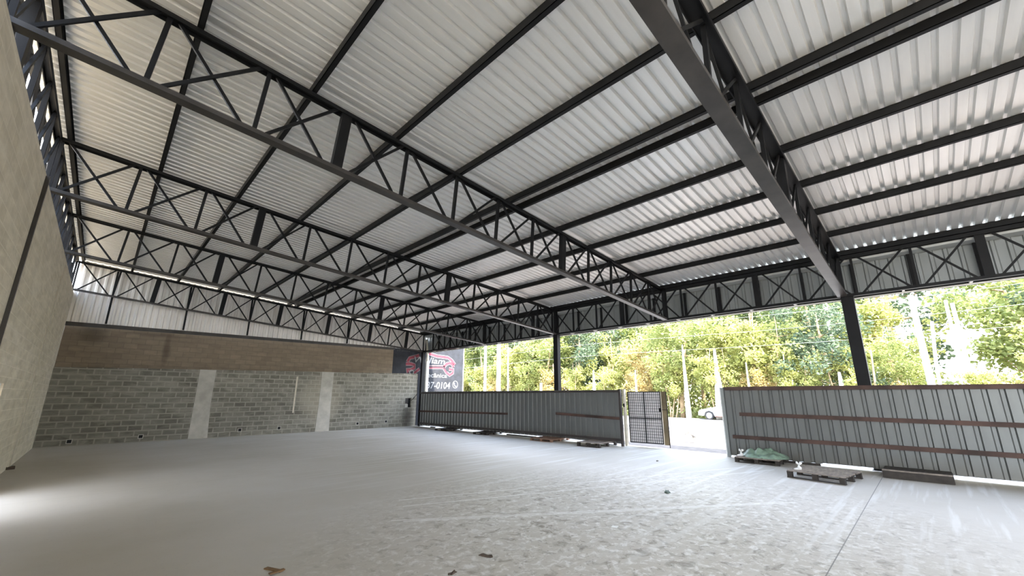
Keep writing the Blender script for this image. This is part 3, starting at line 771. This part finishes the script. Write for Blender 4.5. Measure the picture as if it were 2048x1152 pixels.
# ------------------------------------------------------------------ street: white post, car, poles, wires
stp = thing('road_marker', (17.15, 6.78, -.02), 'small white traffic cone like marker just outside the gate', 'marker')
mk = MB().tube([(17.15, 6.83, -.02), (17.15, 6.83, .10), (17.18, 6.79, .34)], [.03, .03, .04], 8)
mk.build('stake', CLOTH, stp, True)
mk = MB().tube([(17.18, 6.79, .30), (17.20, 6.66, .42), (17.22, 6.51, .36), (17.22, 6.43, .18), (17.22, 6.45, .05)], [.05, .10, .14, .13, .05], 10)
mk.build('bag', CLOTH, stp, True)

def make_car(x0, y0):
    """nose towards +y, near side at x0, front bumper at y0"""
    r = thing('car', (x0+.85, y0-2.0, -.035), 'white parked car showing its nose beyond the open gate', 'car')
    zb = -.035
    prof = [(0, .30), (.02, .55), (-.12, .70), (-.95, .86), (-1.25, .92), (-2.05, 1.38), (-2.7, 1.46), (-3.4, 1.42), (-3.95, 1.02), (-4.12, .95), (-4.18, .45), (-4.10, .28)]
    low = [(-3.75, .26), (-3.62, .55), (-3.35, .66), (-3.08, .55), (-2.95, .24), (-1.15, .24), (-1.02, .55), (-.75, .66), (-.48, .55), (-.35, .28)]
    P = prof+low; k = len(P); mb = MB()
    def ins(z): return 0 if z < .9 else (z-.9)*.28
    vs = [(x0+ins(z), y0+y, zb+z) for y, z in P]+[(x0+1.7-ins(z), y0+y, zb+z) for y, z in P]
    mb.add(vs, [tuple(range(k)), tuple(range(2*k-1, k-1, -1))]+[(i, i+k, (i+1) % k+k, (i+1) % k) for i in range(k)])
    mb.build('body', CARW, r, bevel=.03)
    for sx in (x0+.02, x0+1.68):
        w = MB(); s = -.012 if sx < x0+.5 else .012
        pts = [(-1.45, .95), (-2.1, 1.32), (-2.7, 1.39), (-3.3, 1.35), (-3.7, 1.0)]
        sg_ = 1 if sx < x0+.5 else -1
        vs = [(sx+sg_*(ins(z)-.02)+s, y0+y, zb+z) for y, z in pts]+[(sx+sg_*(ins(z)+.01)+s, y0+y, zb+z) for y, z in pts]
        w.add(vs, [(0, 1, 2, 3, 4), (9, 8, 7, 6, 5)]+[(i, i+5, (i+1) % 5+5, (i+1) % 5) for i in range(5)])
        w.build('side_window', GLASSD, r)
    w = MB(); w.add([(x0+.12, y0-1.28, zb+.95), (x0+1.58, y0-1.28, zb+.95), (x0+1.45, y0-2.0, zb+1.37), (x0+.25, y0-2.0, zb+1.37)], [(0, 1, 2, 3)])
    w.build('windscreen', GLASSD, r)
    for y in (y0-.75, y0-3.35):
        for xx in (x0+.02, x0+1.48):
            t = MB().tube([(xx, y, zb+.31), (xx+.2, y, zb+.31)], .31, 20).build('wheel', RUBBER, r, bevel=.02)
            hx = xx-.005 if xx < x0+1 else xx+.2
            MB().tube([(hx, y, zb+.31), (hx+.006, y, zb+.31)], .2, 16).build('hub_cap', CHROME, t)
    MB().lim(x0-.01, x0+.02, y0-2.92, y0-1.18, zb+.22, zb+.30).build('sill', SILL_BROWN, r)  # sill coloured brown for the reflection below the car
    MB().lim(x0+.05, x0+1.65, y0-.01, y0+.03, zb+.30, zb+.42).build('bumper', CARW, r)
    m_ = MB().lim(x0-.14, x0+.0, y0-1.62, y0-1.5, zb+.93, zb+1.05).build('wing_mirror', CARW, r, bevel=.02)
make_car(33.2, 12.45)

def pole(name, x, y, h, r0, r1, mat, label, cat, group=None, bend=0, zb=-.27):
    pts = [(x+bend*math.sin(t*2.6), y+bend*math.sin(t*3.1+.4), zb+(h-zb)*t) for t in [i/8 for i in range(9)]]
    return tag(MB().tube(pts, [r0+(r1-r0)*i/8 for i in range(9)], 10).build(name, mat, None, True), label, cat, group)
pole('utility_pole', 28.00, 30.84, 11.00, 0.147, 0.105, POLE, 'slim pale utility pole, left one of the three beside the painted wall', 'pole', 'utility poles', 0.00)
pole('utility_pole', 27.00, 27.80, 11.00, 0.195, 0.176, POLE, 'thick pale utility pole, middle one of the three beside the painted wall', 'pole', 'utility poles', 0.00)
pole('utility_pole', 30.00, 29.64, 6.50, 0.106, 0.064, POLE, 'thin pale utility pole, right one of the three beside the painted wall', 'pole', 'utility poles', 0.00)
pole('bare_tree', 34.90, 13.88, 5.82, 0.240, 0.051, PALE, 'pale tapering trunk standing right of the gate beyond the street', 'tree', 'pale bare trunks', 0.00)
pole('bare_tree', 34.60, 11.29, 5.20, 0.435, 0.081, PALE, 'broad pale tapering trunk behind the parked car', 'tree', 'pale bare trunks', 0.00)
pole('bare_tree', 33.00, 21.47, 3.93, 0.213, 0.058, PALE, 'short pale trunk behind the left fence, right of the middle column', 'tree', 'pale bare trunks', 0.00)
pole('bare_tree', 33.00, 17.29, 3.76, 0.143, 0.036, PALE, 'short pale trunk showing above the mesh gate', 'tree', 'pale bare trunks', 0.00)
pole('bare_tree', 33.00, 27.89, 2.93, 0.195, 0.108, PALE, 'pale stump top just left of the middle column', 'tree', 'pale bare trunks', 0.00)
pole('bare_tree', 35.30, 9.37, 4.14, 0.158, 0.048, PALE, 'pale trunk above the left end of the right fence', 'tree', 'pale bare trunks', 0.00)
pole('bare_tree', 35.30, 6.93, 4.71, 0.105, 0.030, PALE, 'slim pale trunk above the right fence, halfway to the near column', 'tree', 'pale bare trunks', 0.10)
pole('bare_tree', 35.00, 3.90, 3.20, 0.275, 0.082, PALE, 'wide pale stump just left of the near column', 'tree', 'pale bare trunks', 0.00)
pole('bare_tree', 42.00, 4.80, 12.00, 0.204, 0.119, PALE, 'tall pale trunk high in the leaves left of the near column', 'tree', 'pale bare trunks', 0.00)
pole('bare_tree', 35.60, 2.20, 4.55, 0.120, 0.040, BARK, 'brown leaning trunk just right of the near column', 'tree', 'pale bare trunks', 0.10)
pole('bare_tree', 35.20, -0.20, 7.66, 0.185, 0.135, PALE, 'thick white trunk against the open sky right of the near column', 'tree', 'pale bare trunks', 0.00)
pole('bare_tree', 36.00, -0.78, 6.07, 0.099, 0.074, PALE, 'bent white trunk, second from the left of the white trunks in the sky gap', 'tree', 'pale bare trunks', 0.22)
pole('bare_tree', 35.40, -1.58, 7.16, 0.119, 0.071, PALE, 'white trunk, third from the left of the white trunks in the sky gap', 'tree', 'pale bare trunks', 0.05)
pole('bare_tree', 35.80, -1.85, 7.00, 0.119, 0.084, PALE, 'rightmost white trunk in the sky gap', 'tree', 'pale bare trunks', 0.00)
WIRE = plain('pale_power_cable', (.3, .3, .27), .6)
for k, (x, z, sag) in enumerate(((25.2, 5.1, .12), (25.2, 5.9, .15), (25.2, 6.9, .2), (25.2, 4.3, .1), (26.0, 7.6, .2))):
    pts = [(x, -12+i*2.5, z+sag*math.cos(i*.55)) for i in range(28)]
    tag(MB().tube(pts, .007, 5).build('power_cable', WIRE, None, True), 'pale overhead cable along the street, %s from the lowest' % ('second', 'third', 'fourth', 'first', 'fifth')[k], 'cable', 'overhead cables')

# ------------------------------------------------------------------ trees
def tree_meshes(seed, H, crown0, rad, nclus, nleaf, leafsize, mi, trunk_r, bark, stems=1):
    rnd = random.Random(seed); wood = MB(); centers = []
    for s in range(stems):
        bx, by = (rnd.uniform(-.5, .5), rnd.uniform(-.5, .5)) if stems > 1 else (0, 0)
        lx, ly = rnd.uniform(-.8, .8), rnd.uniform(-.8, .8)
        pts = []; n = 9
        for i in range(n):
            t = i/(n-1); pts.append((bx+lx*t+.25*math.sin(t*5+seed+s), by+ly*t+.2*math.cos(t*4+seed), H*.92*t))
        wood.tube(pts, [trunk_r*(1-.8*i/(n-1)) for i in range(n)], 8)
        nb = 9
        for b in range(nb):
            t = crown0/H+(0.9-crown0/H)*b/nb; i = min(n-2, int(t*(n-1))); p = Vector(pts[i])
            a = rnd.uniform(0, 6.28); L = rad*rnd.uniform(.55, 1.0)*(1-.5*max(0, t-.5))
            q = p+Vector((math.cos(a)*L, math.sin(a)*L, L*rnd.uniform(.2, .7)))
            m_ = (p+q)/2+Vector((0, 0, -.1*L))
            wood.tube([p, m_, q], [trunk_r*.38, trunk_r*.22, trunk_r*.07], 5); centers.append(q); centers.append(m_+Vector((0, 0, .3)))
    while len(centers) < nclus:
        a = rnd.uniform(0, 6.28); t = rnd.random(); rr = rad*math.sqrt(rnd.random())*(.55+.6*math.sin(math.pi*min(1, t*.9+.1)))
        centers.append(Vector((math.cos(a)*rr, math.sin(a)*rr, crown0+(H-crown0)*t)))
    vs = []; fs = []
    for c in centers:
        R = rnd.uniform(.55, 1.15)*rad/2.6
        for _ in range(nleaf):
            d = Vector((rnd.gauss(0, 1), rnd.gauss(0, 1), rnd.gauss(0, .75)))
            d = d.normalized()*R*rnd.random()**.4
            p = c+d
            if p.z < .3: continue
            a = Vector((rnd.gauss(0, 1), rnd.gauss(0, 1), rnd.gauss(-.3, .6))).normalized()
            b = a.cross(Vector((rnd.gauss(0, 1), rnd.gauss(0, 1), rnd.gauss(0, 1)))).normalized()
            s = leafsize*rnd.uniform(.6, 1.3); k = len(vs)
            n_ = a.cross(b)*s*.18
            vs += [p-a*s*.5, p+b*s*.3+n_, p+a*s*.5, p-b*s*.3+n_]
            fs += [(k, k+1, k+2), (k, k+2, k+3)]
    me = bpy.data.meshes.new('foliage'); me.from_pydata([tuple(v) for v in vs], [], fs); me.materials.append(LEAF[mi])
    mw = bpy.data.meshes.new('trunk'); mw.from_pydata([tuple(v) for v in wood.v], [], wood.f); mw.materials.append(bark)
    for p in mw.polygons: p.use_smooth = True
    return me, mw
VAR = [tree_meshes(1, 11, 2.6, 2.9, 46, 130, .30, 0, .20, BARK),
       tree_meshes(2, 10, 2.4, 2.6, 42, 130, .30, 1, .16, BARK, 2),
       tree_meshes(3, 13, 2.8, 3.0, 52, 140, .30, 2, .22, BARK),
       tree_meshes(4, 12, 1.4, 2.8, 50, 140, .28, 3, .20, BARK),
       tree_meshes(5, 9, 4.0, 2.2, 24, 90, .28, 1, .10, BARK, 3),
       tree_meshes(6, 8, 2.5, 2.4, 22, 60, .26, 4, .14, BARK, 2)]
KIND = ['bright green leafy tree', 'yellow green bushy tree', 'tall mid green tree', 'dense dark green tree', 'thin stemmed pale trunk tree', 'sparse brownish dry tree']
def put_tree(v, x, y, sc, rz, label, group, vz=1):
    r = thing('tree', (x, y, -.27), label, 'tree', group)
    r.rotation_euler = (0, 0, rz); r.scale = (sc, sc, sc*vz)
    for nm, me in (('foliage', VAR[v][0]), ('trunk', VAR[v][1])):
        o = bpy.data.objects.new(nm, me); COL.objects.link(o); o.parent = r
    return r
rnd = random.Random(11)
ORD = ['first', 'second', 'third', 'fourth', 'fifth', 'sixth', 'seventh', 'eighth', 'ninth', 'tenth', 'eleventh', 'twelfth', 'thirteenth', 'fourteenth', 'fifteenth', 'sixteenth', 'seventeenth', 'eighteenth', 'nineteenth', 'twentieth']
seq = [3, 1, 0, 2, 1, 4, 0, 3, 1, 5, 0, 1, 4, 3, 0, 5, 1, 2]
y = 53.0; k = 0; front = []
while y > -9:
    front.append((rnd.uniform(36.2, 38.5), y)); y -= rnd.uniform(3.3, 4.2)
for k, (x, y) in enumerate(front):
    low = -.13 < (y-0)/(x-1.2) < .03
    v = seq[k % len(seq)]
    sc = rnd.uniform(.85, 1.05)*(.52 if low else 1)
    put_tree(v, x, y, sc, rnd.uniform(0, 6.28), '%s across the street, %s from the left in the front row' % (KIND[v], ORD[k]), 'front row trees')
def backrow(x0, x1, ya, yb, step, smin, smax, label, group, vs_):
    y = yb
    while y > ya:
        x = rnd.uniform(x0, x1); t = y/(x-1.2)
        if not (-.115 < t < .015):
            put_tree(rnd.choice(vs_), x, y, rnd.uniform(smin, smax), rnd.uniform(0, 6.28), label, group)
        y -= rnd.uniform(step*.8, step*1.2)
y = 46.0; slim = []
while y > -7:
    slim.append((rnd.uniform(35.2, 36.0), y)); y -= rnd.uniform(2.2, 3.8)
for k, (x, y) in enumerate(slim):
    low = -.13 < y/(x-1.2) < .03
    put_tree(4 if k % 3 else 5, x, y, rnd.uniform(.55, .75)*(.6 if low else 1), rnd.uniform(0, 6.28), 'slim %s stemmed sapling at the far kerb, %s from the left' % (('brownish', 'many', 'many')[k % 3], ORD[k] if k < 20 else 'last'), 'slim saplings at the kerb')
backrow(41, 45, -12, 66, 3.9, 1.0, 1.25, 'taller tree of the second row, seen as foliage above the front row', 'second row trees', (0, 1, 2, 3))
backrow(50, 56, -14, 84, 5.0, 1.35, 1.6, 'tallest tree at the back of the wood, filling gaps between nearer crowns', 'back row trees', (0, 2, 3, 1))

# undergrowth
def undergrowth():
    rnd = random.Random(5); vs = []; fs = []
    y = -12
    while y < 75:
        for _ in range(5):
            cx, cy = rnd.uniform(35.4, 50), y+rnd.uniform(-.8, .8); hh = rnd.uniform(.5, 2.0)+(cx-35)*.13; R = rnd.uniform(.7, 1.4)
            for _ in range(110):
                d = Vector((rnd.gauss(0, R*.5), rnd.gauss(0, R*.5), rnd.uniform(0, hh)))
                p = Vector((cx, cy, -.2))+d
                a = Vector((rnd.gauss(0, 1), rnd.gauss(0, 1), rnd.gauss(.3, .6))).normalized(); b = a.cross(Vector((rnd.gauss(0, 1), rnd.gauss(0, 1), rnd.gauss(0, 1)))).normalized()
                s = .3*rnd.uniform(.6, 1.3); k = len(vs)
                vs += [p-a*s*.5, p+b*s*.3, p+a*s*.5, p-b*s*.3]; fs += [(k, k+1, k+2), (k, k+2, k+3)]
        y += 1.0
    me = bpy.data.meshes.new('undergrowth'); me.from_pydata([tuple(v) for v in vs], [], fs); me.materials.append(LEAF[0])
    o = bpy.data.objects.new('undergrowth', me); COL.objects.link(o)
    tag(o, 'low leafy undergrowth along the far kerb below the trees', 'undergrowth', None, 'stuff')
undergrowth()
